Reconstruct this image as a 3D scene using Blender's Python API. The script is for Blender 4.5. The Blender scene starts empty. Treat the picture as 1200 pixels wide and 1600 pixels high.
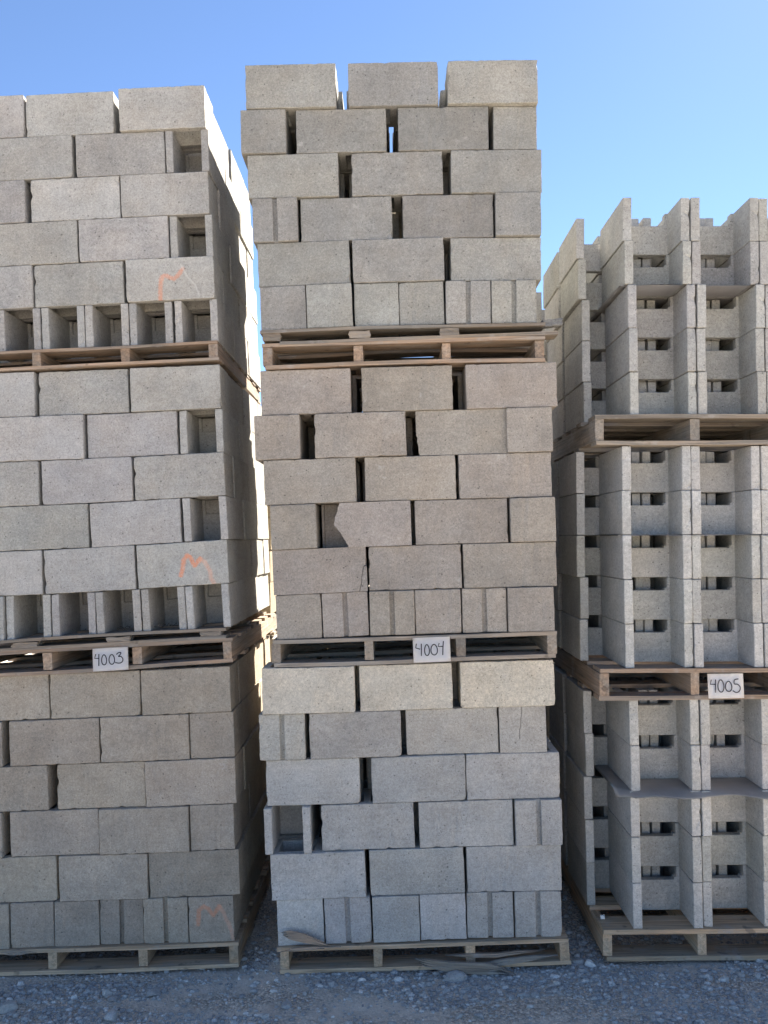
import bpy, bmesh, math, random
from mathutils import Vector, Matrix, noise
random.seed(7)
R = math.radians
SC = bpy.context.scene
COL = SC.collection

# ------------------------------------------------------------------ camera
cam_d = bpy.data.cameras.new('camera'); cam = bpy.data.objects.new('camera', cam_d); COL.objects.link(cam)
cam_d.sensor_fit = 'VERTICAL'; cam_d.sensor_height = 36.0; cam_d.lens = 1300 / 1600 * 36.0
cam_d.clip_start = 0.05; cam_d.clip_end = 1500
CR = Matrix(((0.9997258531, 0.0218140957, 0.0085066955), (0.0092253312, -0.0330574367, -0.9994108760), (-0.0215200350, 0.9992153677, -0.0332496163)))
cam.matrix_world = Matrix.Translation((0, 0, 1.855)) @ CR.to_4x4()
SC.camera = cam
# ------------------------------------------------------------------ light
SUN_EL, SUN_AZ = R(38), R(30)                # azimuth from +Y (away from the camera) towards +X
w = bpy.data.worlds.new('World'); SC.world = w; w.use_nodes = True
wn = w.node_tree; bg = wn.nodes['Background']
sky = wn.nodes.new('ShaderNodeTexSky'); sky.sky_type = 'NISHITA'; sky.sun_disc = False
sky.sun_elevation = SUN_EL; sky.sun_rotation = SUN_AZ
sky.air_density = 0.76; sky.dust_density = 0.1; sky.ozone_density = 3.5; sky.altitude = 1200
wn.links.new(sky.outputs[0], bg.inputs[0]); bg.inputs[1].default_value = 0.05
sd = bpy.data.lights.new('sun', 'SUN'); sun = bpy.data.objects.new('sun', sd); COL.objects.link(sun)
sd.energy = 5.0; sd.angle = R(0.55); sd.color = (1.0, 0.91, 0.78)
sdir = Vector((math.sin(SUN_AZ) * math.cos(SUN_EL), math.cos(SUN_AZ) * math.cos(SUN_EL), math.sin(SUN_EL)))
sun.rotation_euler = sdir.to_track_quat('Z', 'Y').to_euler()
sun.location = (4, 8, 9)
SC.render.engine = 'CYCLES'
vs = SC.view_settings; vs.view_transform = 'Standard'; vs.look = 'None'; vs.gamma = 1; vs.use_curve_mapping = False
vs.exposure = 2.37
SC.cycles.max_bounces = 8; SC.cycles.diffuse_bounces = 5

# ------------------------------------------------------------------ node helpers
def new_mat(name, rough=0.95):
    m = bpy.data.materials.new(name); m.use_nodes = True
    nt = m.node_tree; b = nt.nodes['Principled BSDF']; b.inputs['Roughness'].default_value = rough
    b.inputs['Specular IOR Level'].default_value = 0.25
    return m, nt, b
def N(nt, t, **k):
    n = nt.nodes.new(t)
    for a, v in k.items(): setattr(n, a, v)
    return n
def L(nt, a, b): nt.links.new(a, b)
def setin(n, i, v, nt):
    if hasattr(v, 'is_output'): nt.links.new(v, n.inputs[i])
    else: n.inputs[i].default_value = v
def mth(nt, op, a, b=None, c=None, clamp=False):
    n = N(nt, 'ShaderNodeMath', operation=op, use_clamp=clamp)
    for i, v in enumerate((a, b, c)):
        if v is not None: setin(n, i, v, nt)
    return n.outputs[0]
def vec(nt, op, a, b=None, s=None):
    n = N(nt, 'ShaderNodeVectorMath', operation=op)
    setin(n, 0, a, nt)
    if b is not None: setin(n, 1, b, nt)
    if s is not None: setin(n, 3, s, nt)
    return n
def nz(nt, v, scale, detail=3, rough=0.55, dist=0.0):
    n = N(nt, 'ShaderNodeTexNoise'); L(nt, v, n.inputs['Vector'])
    n.inputs['Scale'].default_value = scale; n.inputs['Detail'].default_value = detail
    n.inputs['Roughness'].default_value = rough; n.inputs['Distortion'].default_value = dist
    return n.outputs['Fac']
def mapr(nt, v, a, b, c, d, smooth=False):
    n = N(nt, 'ShaderNodeMapRange'); n.clamp = True
    if smooth: n.interpolation_type = 'SMOOTHSTEP'
    L(nt, v, n.inputs[0])
    for i, x in enumerate((a, b, c, d)): n.inputs[i + 1].default_value = x
    return n.outputs[0]
def mix(nt, f, a, b, mode='MIX'):
    n = N(nt, 'ShaderNodeMix', data_type='RGBA', blend_type=mode)
    setin(n, 0, f, nt); setin(n, 6, a, nt); setin(n, 7, b, nt)
    return n.outputs[2]

def seg_dist(nt, p, pts):
    best = None
    for (a, b) in zip(pts[:-1], pts[1:]):
        a = Vector((a[0], 0, a[1])); b = Vector((b[0], 0, b[1])); ba = b - a
        pa = vec(nt, 'SUBTRACT', p, tuple(a)).outputs[0]
        h = mth(nt, 'DIVIDE', vec(nt, 'DOT_PRODUCT', pa, tuple(ba)).outputs['Value'], ba.length_squared, clamp=True)
        q = vec(nt, 'SCALE', tuple(ba), None, h).outputs[0]
        d = vec(nt, 'LENGTH', vec(nt, 'SUBTRACT', pa, q).outputs[0]).outputs['Value']
        best = d if best is None else mth(nt, 'MINIMUM', best, d)
    return best

def concrete(name, paint=None, coarse=1.0, pale=None):
    """paint: list of (polyline in metres on the local XZ face, width, colour, strength)"""
    m, nt, b = new_mat(name, 0.96)
    tc = N(nt, 'ShaderNodeTexCoord'); oi = N(nt, 'ShaderNodeObjectInfo')
    off = vec(nt, 'SCALE', (31.0, 17.0, 23.0), None, oi.outputs['Random']).outputs[0]
    p = vec(nt, 'ADD', tc.outputs['Object'], off).outputs[0]
    big = mapr(nt, nz(nt, p, 5.0, 5, 0.62), .32, .68, .84, 1.09)
    mid = mapr(nt, nz(nt, p, 38, 4, 0.65), .25, .75, .90, 1.08)
    fine = nz(nt, p, 230 * coarse, 3, 0.75)
    finec = mapr(nt, fine, .30, .70, .77, 1.20)
    grain = mapr(nt, nz(nt, p, 110 * coarse, 2, 0.6), .34, .66, .88, 1.10)
    vo = N(nt, 'ShaderNodeTexVoronoi'); L(nt, p, vo.inputs['Vector']); vo.inputs['Scale'].default_value = 95 * coarse
    gate = mapr(nt, nz(nt, p, 30, 2), .46, .60, 0.0, 1.0)
    pit = mapr(nt, vo.outputs['Distance'], .10, .28, 1.0, 0.0)
    pit = mth(nt, 'MULTIPLY', pit, gate)
    vo2 = N(nt, 'ShaderNodeTexVoronoi'); L(nt, p, vo2.inputs['Vector']); vo2.inputs['Scale'].default_value = 26
    hole = mapr(nt, vo2.outputs['Distance'], .06, .11, 1.0, 0.0)
    pits = mth(nt, 'MAXIMUM', mth(nt, 'MULTIPLY', pit, .42), mth(nt, 'MULTIPLY', hole, .5))
    per = mapr(nt, oi.outputs['Random'], 0, 1, .92, 1.08)
    v = mth(nt, 'MULTIPLY', mth(nt, 'MULTIPLY', big, mid), mth(nt, 'MULTIPLY', finec, grain))
    v = mth(nt, 'MULTIPLY', v, per)
    v = mth(nt, 'MULTIPLY', v, mth(nt, 'SUBTRACT', 1.0, pits))
    c = vec(nt, 'SCALE', oi.outputs['Color'], None, v).outputs[0]
    # faint warm / cool cast that drifts over the face
    hue = mapr(nt, nz(nt, p, 7, 3), .35, .65, 0, 1)
    tint = mix(nt, hue, (1.02, 1.0, .97, 1), (.985, 1.0, 1.01, 1))
    c = mix(nt, 1.0, c, tint, 'MULTIPLY')
    sc_ = nz(nt, vec(nt, 'MULTIPLY', p, (3.0, 3.0, 26.0)).outputs[0], 2.2, 4, .7)
    c = vec(nt, 'SCALE', c, None, mapr(nt, sc_, .38, .62, .965, 1.03)).outputs[0]
    # lime bloom / dust splashes
    bl = mapr(nt, nz(nt, p, 13, 5, .7), .64, .73, 0, .36)
    c = mix(nt, bl, c, (.55, .53, .50, 1))
    # brown handling dust in soft patches
    br = mapr(nt, nz(nt, p, 5.5, 4, .6), .62, .80, 0, .22)
    c = mix(nt, br, c, mix(nt, 1.0, c, (.86, .78, .68, 1), 'MULTIPLY'))
    if paint:
        sep = N(nt, 'ShaderNodeSeparateXYZ'); L(nt, tc.outputs['Object'], sep.inputs[0])
        front = mth(nt, 'LESS_THAN', sep.outputs[1], paint['front'])
        cmb = N(nt, 'ShaderNodeCombineXYZ'); L(nt, sep.outputs[0], cmb.inputs[0]); L(nt, sep.outputs[2], cmb.inputs[2])
        wob = nz(nt, p, 60, 2)
        for (pts, wd, colr, st) in paint['strokes']:
            d = seg_dist(nt, cmb.outputs[0], pts)
            d = mth(nt, 'ADD', d, mth(nt, 'MULTIPLY', mth(nt, 'SUBTRACT', wob, .5), wd * .9))
            msk = mapr(nt, d, wd * .35, wd * 1.15, st, 0.0, True)
            msk = mth(nt, 'MULTIPLY', msk, mapr(nt, fine, .32, .62, 1.0, .35))
            msk = mth(nt, 'MULTIPLY', msk, front)
            c = mix(nt, msk, c, colr)
    L(nt, c, b.inputs['Base Color'])
    bh = mth(nt, 'ADD', mth(nt, 'MULTIPLY', fine, .9), mth(nt, 'MULTIPLY', nz(nt, p, 60, 3), .5))
    bh = mth(nt, 'SUBTRACT', bh, mth(nt, 'MULTIPLY', pits, 1.4))
    bp = N(nt, 'ShaderNodeBump'); bp.inputs['Strength'].default_value = .55; bp.inputs['Distance'].default_value = .0022
    L(nt, bh, bp.inputs['Height']); L(nt, bp.outputs[0], b.inputs['Normal'])
    return m

def wood(name, base=(.31, .25, .19), grey=(.26, .24, .21)):
    m, nt, b = new_mat(name, 0.85)
    tc = N(nt, 'ShaderNodeTexCoord'); oi = N(nt, 'ShaderNodeObjectInfo')
    off = vec(nt, 'SCALE', (13.0, 19.0, 7.0), None, oi.outputs['Random']).outputs[0]
    p = vec(nt, 'ADD', tc.outputs['Object'], off).outputs[0]
    st = vec(nt, 'MULTIPLY', p, (2.2, 45.0, 60.0)).outputs[0]
    g = nz(nt, st, 1.6, 5, .65, .6)
    st2 = vec(nt, 'MULTIPLY', p, (1.2, 9.0, 9.0)).outputs[0]
    g2 = nz(nt, st2, 2.0, 3)
    c = mix(nt, mapr(nt, g2, .35, .65, 0, 1), base + (1,), grey + (1,))
    c = vec(nt, 'SCALE', c, None, mapr(nt, g, .28, .72, .50, 1.28)).outputs[0]
    c = vec(nt, 'SCALE', c, None, mapr(nt, oi.outputs['Random'], 0, 1, .78, 1.2)).outputs[0]
    c = mix(nt, mapr(nt, nz(nt, p, 9, 4, .7), .56, .72, 0, .55), c, (.38, .365, .34, 1))   # cement dust
    c = mix(nt, mapr(nt, nz(nt, p, 16, 2), .66, .72, 0, .5), c, (.07, .055, .045, 1))      # knots, stains
    L(nt, c, b.inputs['Base Color'])
    bp = N(nt, 'ShaderNodeBump'); bp.inputs['Strength'].default_value = .5; bp.inputs['Distance'].default_value = .003
    L(nt, g, bp.inputs['Height']); L(nt, bp.outputs[0], b.inputs['Normal'])
    return m

def plain(name, col, rough=.8):
    m, nt, b = new_mat(name, rough); b.inputs['Base Color'].default_value = col + (1,); return m

def paper_mat():
    m, nt, b = new_mat('paper', .7)
    tc = N(nt, 'ShaderNodeTexCoord')
    c = mix(nt, mapr(nt, nz(nt, tc.outputs['Object'], 20, 3), .3, .7, 0, 1), (.90, .90, .93, 1), (.95, .95, .96, 1))
    L(nt, c, b.inputs['Base Color']); return m

def stone_mat(name, island=True):
    m, nt, b = new_mat(name, .95)
    tc = N(nt, 'ShaderNodeTexCoord'); geo = N(nt, 'ShaderNodeNewGeometry')
    r = geo.outputs['Random Per Island'] if island else N(nt, 'ShaderNodeObjectInfo').outputs['Random']
    cr = N(nt, 'ShaderNodeValToRGB'); L(nt, r, cr.inputs[0])
    e = cr.color_ramp.elements; e[0].color = (.30, .29, .28, 1); e[1].color = (.70, .67, .62, 1); e[1].position = 1
    for pos, cc in ((.35, (.37, .36, .345, 1)), (.62, (.44, .42, .385, 1)), (.85, (.50, .49, .47, 1))):
        x = e.new(pos); x.color = cc
    s = mapr(nt, nz(nt, tc.outputs['Object'], 140, 3, .7), .3, .7, .75, 1.2)
    c = vec(nt, 'SCALE', cr.outputs[0], None, s).outputs[0]
    L(nt, c, b.inputs['Base Color'])
    bp = N(nt, 'ShaderNodeBump'); bp.inputs['Strength'].default_value = .5; bp.inputs['Distance'].default_value = .003
    L(nt, nz(nt, tc.outputs['Object'], 150, 3), bp.inputs['Height']); L(nt, bp.outputs[0], b.inputs['Normal'])
    return m

def ground_mat():
    m, nt, b = new_mat('gravel_ground', .97)
    tc = N(nt, 'ShaderNodeTexCoord'); p = tc.outputs['Object']
    vo = N(nt, 'ShaderNodeTexVoronoi'); L(nt, p, vo.inputs['Vector']); vo.inputs['Scale'].default_value = 85
    vo.inputs['Randomness'].default_value = 1
    sepc = N(nt, 'ShaderNodeSeparateColor'); L(nt, vo.outputs['Color'], sepc.inputs[0])
    cell = mapr(nt, sepc.outputs[0], 0, 1, .68, 1.36)
    edge = mapr(nt, vo.outputs['Distance'], .25, .62, 1.06, .74)  # gaps between stones darker: cavity shade put into the colour
    fine = nz(nt, p, 200, 4, .75)
    patch = mapr(nt, nz(nt, vec(nt, 'MULTIPLY', p, (1.0, 2.2, 1.0)).outputs[0], 1.7, 5, .62), .44, .60, 0, 1)
    gv = mth(nt, 'MULTIPLY', mth(nt, 'MULTIPLY', cell, edge), mapr(nt, fine, .3, .7, .72, 1.25))
    dv = mth(nt, 'MULTIPLY', mapr(nt, fine, .3, .7, .84, 1.14), mapr(nt, nz(nt, p, 22, 4), .3, .7, .86, 1.12))
    gc = vec(nt, 'SCALE', (.60, .525, .435), None, gv).outputs[0]
    dc = vec(nt, 'SCALE', (.63, .555, .465), None, dv).outputs[0]
    c = mix(nt, patch, gc, dc)
    L(nt, c, b.inputs['Base Color'])
    hh = mth(nt, 'MULTIPLY', mapr(nt, vo.outputs['Distance'], 0, .7, 1, 0), mapr(nt, patch, 0, 1, 1, .22))
    hh = mth(nt, 'ADD', hh, mth(nt, 'MULTIPLY', fine, .35))
    bp = N(nt, 'ShaderNodeBump'); bp.inputs['Strength'].default_value = .8; bp.inputs['Distance'].default_value = .008
    L(nt, hh, bp.inputs['Height']); L(nt, bp.outputs[0], b.inputs['Normal'])
    return m

def sheet_mat():
    m, nt, b = new_mat('grey_cardboard', .9)
    tc = N(nt, 'ShaderNodeTexCoord')
    c = mix(nt, mapr(nt, nz(nt, tc.outputs['Object'], 6, 4), .35, .65, 0, 1), (.42, .40, .38, 1), (.52, .50, .475, 1))
    L(nt, c, b.inputs['Base Color']); return m

def mirror_x(pts, half, right, bottom, k):       # helper: marks measured from a face's right edge, in metres
    return [(half - (right - x) / k, (bottom - y) / k) for x, y in pts]
ORANGE = (.80, .25, .09, 1); PEACH = (.74, .38, .25, 1); CHALK = (.62, .62, .58, 1)
M1 = mirror_x([(220, 725), (225, 600), (240, 400), (262, 315), (320, 300), (470, 372), (560, 280), (620, 205)], .1985, 1165, 735, 3862)
M1w = mirror_x([(590, 120), (700, 340), (830, 490), (890, 680)], .1985, 1165, 735, 3862)
M2a = mirror_x([(275, 600), (310, 500), (335, 350), (390, 275), (445, 295), (510, 450), (560, 400), (610, 345)], .1985, 1080, 790, 3862)
M2b = mirror_x([(610, 345), (680, 395), (760, 560), (780, 700), (815, 765)], .1985, 1080, 790, 3862)
M3a = mirror_x([(280, 600), (300, 330), (400, 255), (490, 300), (590, 430), (640, 360), (720, 260)], .0985, 1010, 975, 4720)
M3b = mirror_x([(720, 260), (800, 400), (880, 600), (940, 750), (960, 900)], .0985, 1010, 975, 4720)
MAT = dict(
    conc=concrete('weathered_concrete'),
    coarse=concrete('coarse_concrete', coarse=.85),
    m1=concrete('concrete_paint_top', dict(front=-.09, strokes=[(M1, .0125, ORANGE, .62), (M1w, .005, CHALK, .6)])),
    m2=concrete('concrete_paint_middle', dict(front=-.09, strokes=[(M2a, .0125, ORANGE, .9), (M2b, .012, PEACH, .65)])),
    m3=concrete('concrete_paint_bottom', dict(front=-.19, strokes=[(M3a, .012, ORANGE, .55), (M3b, .011, PEACH, .55)])),
    wood=wood('weathered_pallet_wood'),
    newwood=wood('reddish_pallet_wood', (.39, .275, .19), (.29, .245, .20)),
    palewood=wood('pale_pallet_wood', (.58, .40, .25), (.48, .38, .27)),
    paper=paper_mat(), ink=plain('marker_ink', (.03, .03, .045), .6),
    stones=stone_mat('gravel_stones'), rock=stone_mat('rock', False), ground=ground_mat(), sheet=sheet_mat(),
    wire=plain('rusty_wire', (.05, .045, .04), .6), white=plain('white_scrap', (.75, .75, .73), .7))

# ------------------------------------------------------------------ object helpers
def props(o, **k):
    for a, v in k.items():
        if v: o[a] = v
    return o
def link(name, me, parent=None, color=None):
    o = bpy.data.objects.new(name, me); COL.objects.link(o)
    if parent: o.parent = parent
    if color: o.color = color
    return o
def bm_mesh(name, bm, mat, smooth=False):
    me = bpy.data.meshes.new(name); bm.to_mesh(me); bm.free()
    me.materials.append(mat)
    if smooth:
        for f in me.polygons: f.use_smooth = True
    return me
def flat_shade(me):
    for f in me.polygons: f.use_smooth = False

def voxel_bm(xs, ys, zs, solid, bev=.0025, rnd=None, chips=0):
    """closed manifold from a non-uniform grid; solid(cx,cy,cz)->bool"""
    bm = bmesh.new(); V = {}
    nx, ny, nz_ = len(xs) - 1, len(ys) - 1, len(zs) - 1
    S = {(i, j, k) for i in range(nx) for j in range(ny) for k in range(nz_)
         if solid((xs[i] + xs[i + 1]) / 2, (ys[j] + ys[j + 1]) / 2, (zs[k] + zs[k + 1]) / 2)}
    def v(i, j, k):
        if (i, j, k) not in V: V[(i, j, k)] = bm.verts.new((xs[i], ys[j], zs[k]))
        return V[(i, j, k)]
    for (i, j, k) in S:
        for d, q in (((-1, 0, 0), [(0, 0, 0), (0, 0, 1), (0, 1, 1), (0, 1, 0)]), ((1, 0, 0), [(1, 0, 0), (1, 1, 0), (1, 1, 1), (1, 0, 1)]),
                     ((0, -1, 0), [(0, 0, 0), (1, 0, 0), (1, 0, 1), (0, 0, 1)]), ((0, 1, 0), [(0, 1, 0), (0, 1, 1), (1, 1, 1), (1, 1, 0)]),
                     ((0, 0, -1), [(0, 0, 0), (0, 1, 0), (1, 1, 0), (1, 0, 0)]), ((0, 0, 1), [(0, 0, 1), (1, 0, 1), (1, 1, 1), (0, 1, 1)])):
            if (i + d[0], j + d[1], k + d[2]) not in S:
                bm.faces.new([v(i + a, j + b_, k + c) for a, b_, c in q])
    bmesh.ops.dissolve_limit(bm, angle_limit=.01, verts=bm.verts[:], edges=bm.edges[:])
    bm.normal_update()
    if bev:
        ed = [e for e in bm.edges if len(e.link_faces) == 2 and e.calc_face_angle(0) > .5]
        bmesh.ops.bevel(bm, geom=ed, offset=bev, segments=1, affect='EDGES', clamp_overlap=True)
    return bm

def wear(bm, box, rnd, chips=3, edge=.0016):
    """uneven edges: subdivide long edges lying on the outer box, jitter, knock a few corners in"""
    x0, x1, y0, y1, z0, z1 = box
    def onb(co):
        return (min(abs(co.x - x0), abs(co.x - x1)) < .004) + (min(abs(co.y - y0), abs(co.y - y1)) < .004) + (min(abs(co.z - z0), abs(co.z - z1)) < .004)
    ed = [e for e in bm.edges if e.calc_length() > .09 and onb(e.verts[0].co) >= 2 and onb(e.verts[1].co) >= 2 and onb((e.verts[0].co + e.verts[1].co) / 2) >= 2]
    bmesh.ops.subdivide_edges(bm, edges=ed, cuts=7, use_grid_fill=False)
    cen = Vector(((x0 + x1) / 2, (y0 + y1) / 2, (z0 + z1) / 2))
    for v in bm.verts:
        if onb(v.co) >= 2:
            v.co += Vector([-(1 if v.co[i] > cen[i] else -1) * rnd.random() * edge for i in range(3)])
    cand = [v for v in bm.verts if onb(v.co) >= 2 and v.co.y < y0 + .006]
    for _ in range(chips):
        c = rnd.choice(cand).co.copy(); rad = rnd.choice((rnd.uniform(.005, .012), rnd.uniform(.005, .012), rnd.uniform(.012, .02)))
        for v in bm.verts:
            d = (v.co - c).length
            if d < rad and onb(v.co) >= 1:
                dirn = (cen - v.co); dirn.normalize()
                v.co += dirn * (rad - d) * .36
    bmesh.ops.triangulate(bm, faces=[f for f in bm.faces if len(f.verts) > 4])

LB, WB, HB, SH = .3945, .1945, .1935, .033
def block_bm(kind, seed, L_=LB):
    rnd = random.Random(seed)
    bev = rnd.uniform(.0018, .003)
    if kind == 'S':       # long face to the front; two cells from above
        xs = [-L_/2, -L_/2 + SH, -.016, .016, L_/2 - SH, L_/2]; ys = [-WB/2, -WB/2 + SH, WB/2 - SH, WB/2]
        bm = voxel_bm(xs, ys, [0, HB], lambda x, y, z: abs(y) > WB/2 - SH or abs(x) > L_/2 - SH or abs(x) < .016, bev)
        wear(bm, (-L_/2, L_/2, -WB/2, WB/2, 0, HB), rnd, 6)
        return bm
    w2, l2 = WB/2, LB/2
    if kind == 'P':
        bm = voxel_bm([-w2, -w2 + SH, w2 - SH, w2], [-l2, -l2 + SH, -.016, .016, l2 - SH, l2], [0, HB],
                      lambda x, y, z: abs(x) > w2 - SH or abs(y) > l2 - SH or abs(y) < .016, bev)
    elif kind == 'G':
        g = .0105
        bm = voxel_bm([-w2, -w2 + SH, -g, g, w2 - SH, w2], [-l2, -l2 + .018, -l2 + .04, -.016, .016, l2 - SH, l2], [0, HB],
                      lambda x, y, z: (abs(x) > w2 - SH or y < -l2 + .04 or y > l2 - SH or abs(y) < .016) and not (abs(x) < g and y < -l2 + .018), bev)
    else:                 # 'O' open end, web set back, lowered at the top
        a = -l2 + .245
        bm = voxel_bm([-w2, -w2 + SH, -w2 + SH + .014, w2 - SH - .014, w2 - SH, w2], [-l2, a, a + .014, a + .034, l2 - SH, l2], [0, HB - .066, HB],
                      lambda x, y, z: abs(x) > w2 - SH or y > l2 - SH or (a < y < a + .034 and (z < HB - .066 or abs(x) > w2 - SH - .014 or y > a + .014)), bev)
    wear(bm, (-w2, w2, -l2, l2, 0, HB), rnd)
    return bm
def wide_bm(seed):        # wide open-ended block: two long shells and one lowered web
    rnd = random.Random(seed); w2, l2, s, H = .1465, .1985, .038, .192
    n = H - .058
    bm = voxel_bm([-w2, -w2 + s, -w2 + s + .012, -w2 + s + .022, w2 - s - .022, w2 - s - .012, w2 - s, w2], [-l2, -.019, .019, l2], [0, n, n + .01, H],
                  lambda x, y, z: abs(x) > w2 - s or (abs(y) < .019 and (z < n or abs(x) > w2 - s - .012 or (z < n + .01 and abs(x) > w2 - s - .022))), rnd.uniform(.0018, .003))
    wear(bm, (-w2, w2, -l2, l2, 0, H), rnd, 2, .0011)
    return bm
def prism_bm(polys, y0, y1):
    bm = bmesh.new()
    for poly in polys:
        a = [bm.verts.new((x, y0, z)) for x, z in poly]; b_ = [bm.verts.new((x, y1, z)) for x, z in poly]
        bm.faces.new(a); bm.faces.new(list(reversed(b_))); n = len(poly)
        for i in range(n): bm.faces.new([a[i], b_[i], b_[(i + 1) % n], a[(i + 1) % n]])
    bmesh.ops.recalc_face_normals(bm, faces=bm.faces[:])
    return bm
def join_bm(bms):
    out = bmesh.new()
    for b_ in bms:
        me = bpy.data.meshes.new('tmp'); b_.to_mesh(me); b_.free(); out.from_mesh(me); bpy.data.meshes.remove(me)
    return out
def jag(p0, p1, n, amp, rnd):
    out = []
    for i in range(n + 1):
        t = i / n; out.append((p0[0] + (p1[0] - p0[0]) * t + rnd.uniform(-amp, amp), p0[1] + (p1[1] - p0[1]) * t + rnd.uniform(-amp, amp) * .5))
    return out
def box_bm(x0, x1, y0, y1, z0, z1):
    return prism_bm([[(x0, z0), (x1, z0), (x1, z1), (x0, z1)]], y0, y1)

NV = 10
MESH = {}
for k in 'SPGO':
    MESH[k] = [bm_mesh('%s_block' % {'S': 'long', 'P': 'plain_end', 'G': 'grooved_end', 'O': 'open_end'}[k], block_bm(k, 100 + i * 7 + ord(k)), MAT['conc']) for i in range(NV)]
MESH['W'] = [bm_mesh('wide_open_block', wide_bm(300 + i), MAT['coarse']) for i in range(NV)]
rb = random.Random(5)
h2 = LB / 2
# block with its face shell broken away at the left
edge_pts = jag((-h2 + .088, HB), (-h2 + .060, HB * .54), 12, .0024, rb) + jag((-h2 + .066, HB * .49), (-h2 + .098, HB * .25), 9, .0026, rb) + jag((-h2 + .103, HB * .21), (-h2 + .122, 0), 8, .0026, rb)
edge_pts[0] = (edge_pts[0][0], HB); edge_pts[-1] = (edge_pts[-1][0], 0)
shell = prism_bm([[(h2, 0), (h2, HB)] + edge_pts], -WB/2, -WB/2 + SH)
bm = join_bm([shell, box_bm(h2 - SH, h2, -WB/2 + SH, WB/2 - SH, 0, HB), box_bm(-.016, .016, -WB/2 + SH, WB/2 - SH, 0, HB),
              box_bm(-h2, h2, WB/2 - SH, WB/2, 0, HB), box_bm(-h2, -h2 + .01, .03, WB/2 - SH, 0, HB)])
MESH['B'] = [bm_mesh('broken_block', bm, MAT['conc'])]
# block with a cracked lower right corner (two pieces of face, a real gap)
ck = [(h2 - .002, HB * .60), (h2 - .012, HB * .55), (h2 - .016, HB * .44), (h2 - .021, HB * .33), (h2 - .022, HB * .22), (h2 - .028, HB * .10), (h2 - .033, 0)]
left = [(-h2, 0), (-h2, HB), (h2, HB)] + [(x - .0012, z) for x, z in ck]
right = [(x + .0012, z) for x, z in ck[1:]] + [(h2 + .001, 0), (h2 + .001, HB * .56)]
bm = join_bm([prism_bm([left], -WB/2, -WB/2 + SH), prism_bm([right], -WB/2 - .001, -WB/2 + SH), box_bm(-h2, -h2 + SH, -WB/2 + SH, WB/2 - SH, 0, HB),
              box_bm(h2 - SH, h2, -WB/2 + SH, WB/2 - SH, 0, HB), box_bm(-.016, .016, -WB/2 + SH, WB/2 - SH, 0, HB), box_bm(-h2, h2, WB/2 - SH, WB/2, 0, HB)])
MESH['C'] = [bm_mesh('cracked_corner_block', bm, MAT['conc'])]
# block with a chipped left edge
cx = [(-h2, HB), (-h2 + .001, HB * .45), (-h2 + .006, HB * .40), (-h2 + .004, HB * .30), (-h2 + .009, HB * .24), (-h2 + .010, HB * .08), (-h2 + .014, 0)]
bm = join_bm([prism_bm([[(h2, 0), (h2, HB)] + cx], -WB/2, -WB/2 + SH), box_bm(-h2 + .015, -h2 + SH, -WB/2 + SH, WB/2 - SH, 0, HB), box_bm(h2 - SH, h2, -WB/2 + SH, WB/2 - SH, 0, HB),
              box_bm(-.016, .016, -WB/2 + SH, WB/2 - SH, 0, HB), box_bm(-h2 + .015, h2, WB/2 - SH, WB/2, 0, HB)])
MESH['X'] = [bm_mesh('chipped_edge_block', bm, MAT['conc'])]
# plain end with a hairline crack from the top
w2 = WB / 2
kc = [(-.002, HB), (-.003, HB * .85), (-.007, HB * .74), (-.008, HB * .6), (-.013, HB * .5), (-.015, HB * .30)]
pl = [(-w2, 0), (-w2, HB)] + [(x - .0009, z) for x, z in kc] + [(x + .0009, z) for x, z in reversed(kc)] + [(w2, HB), (w2, 0)]
bm = join_bm([prism_bm([pl], -LB/2, -LB/2 + SH), box_bm(-w2, w2, -LB/2 + SH + .0005, LB/2, 0, HB)])
MESH['K'] = [bm_mesh('cracked_end_block', bm, MAT['conc'])]

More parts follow.
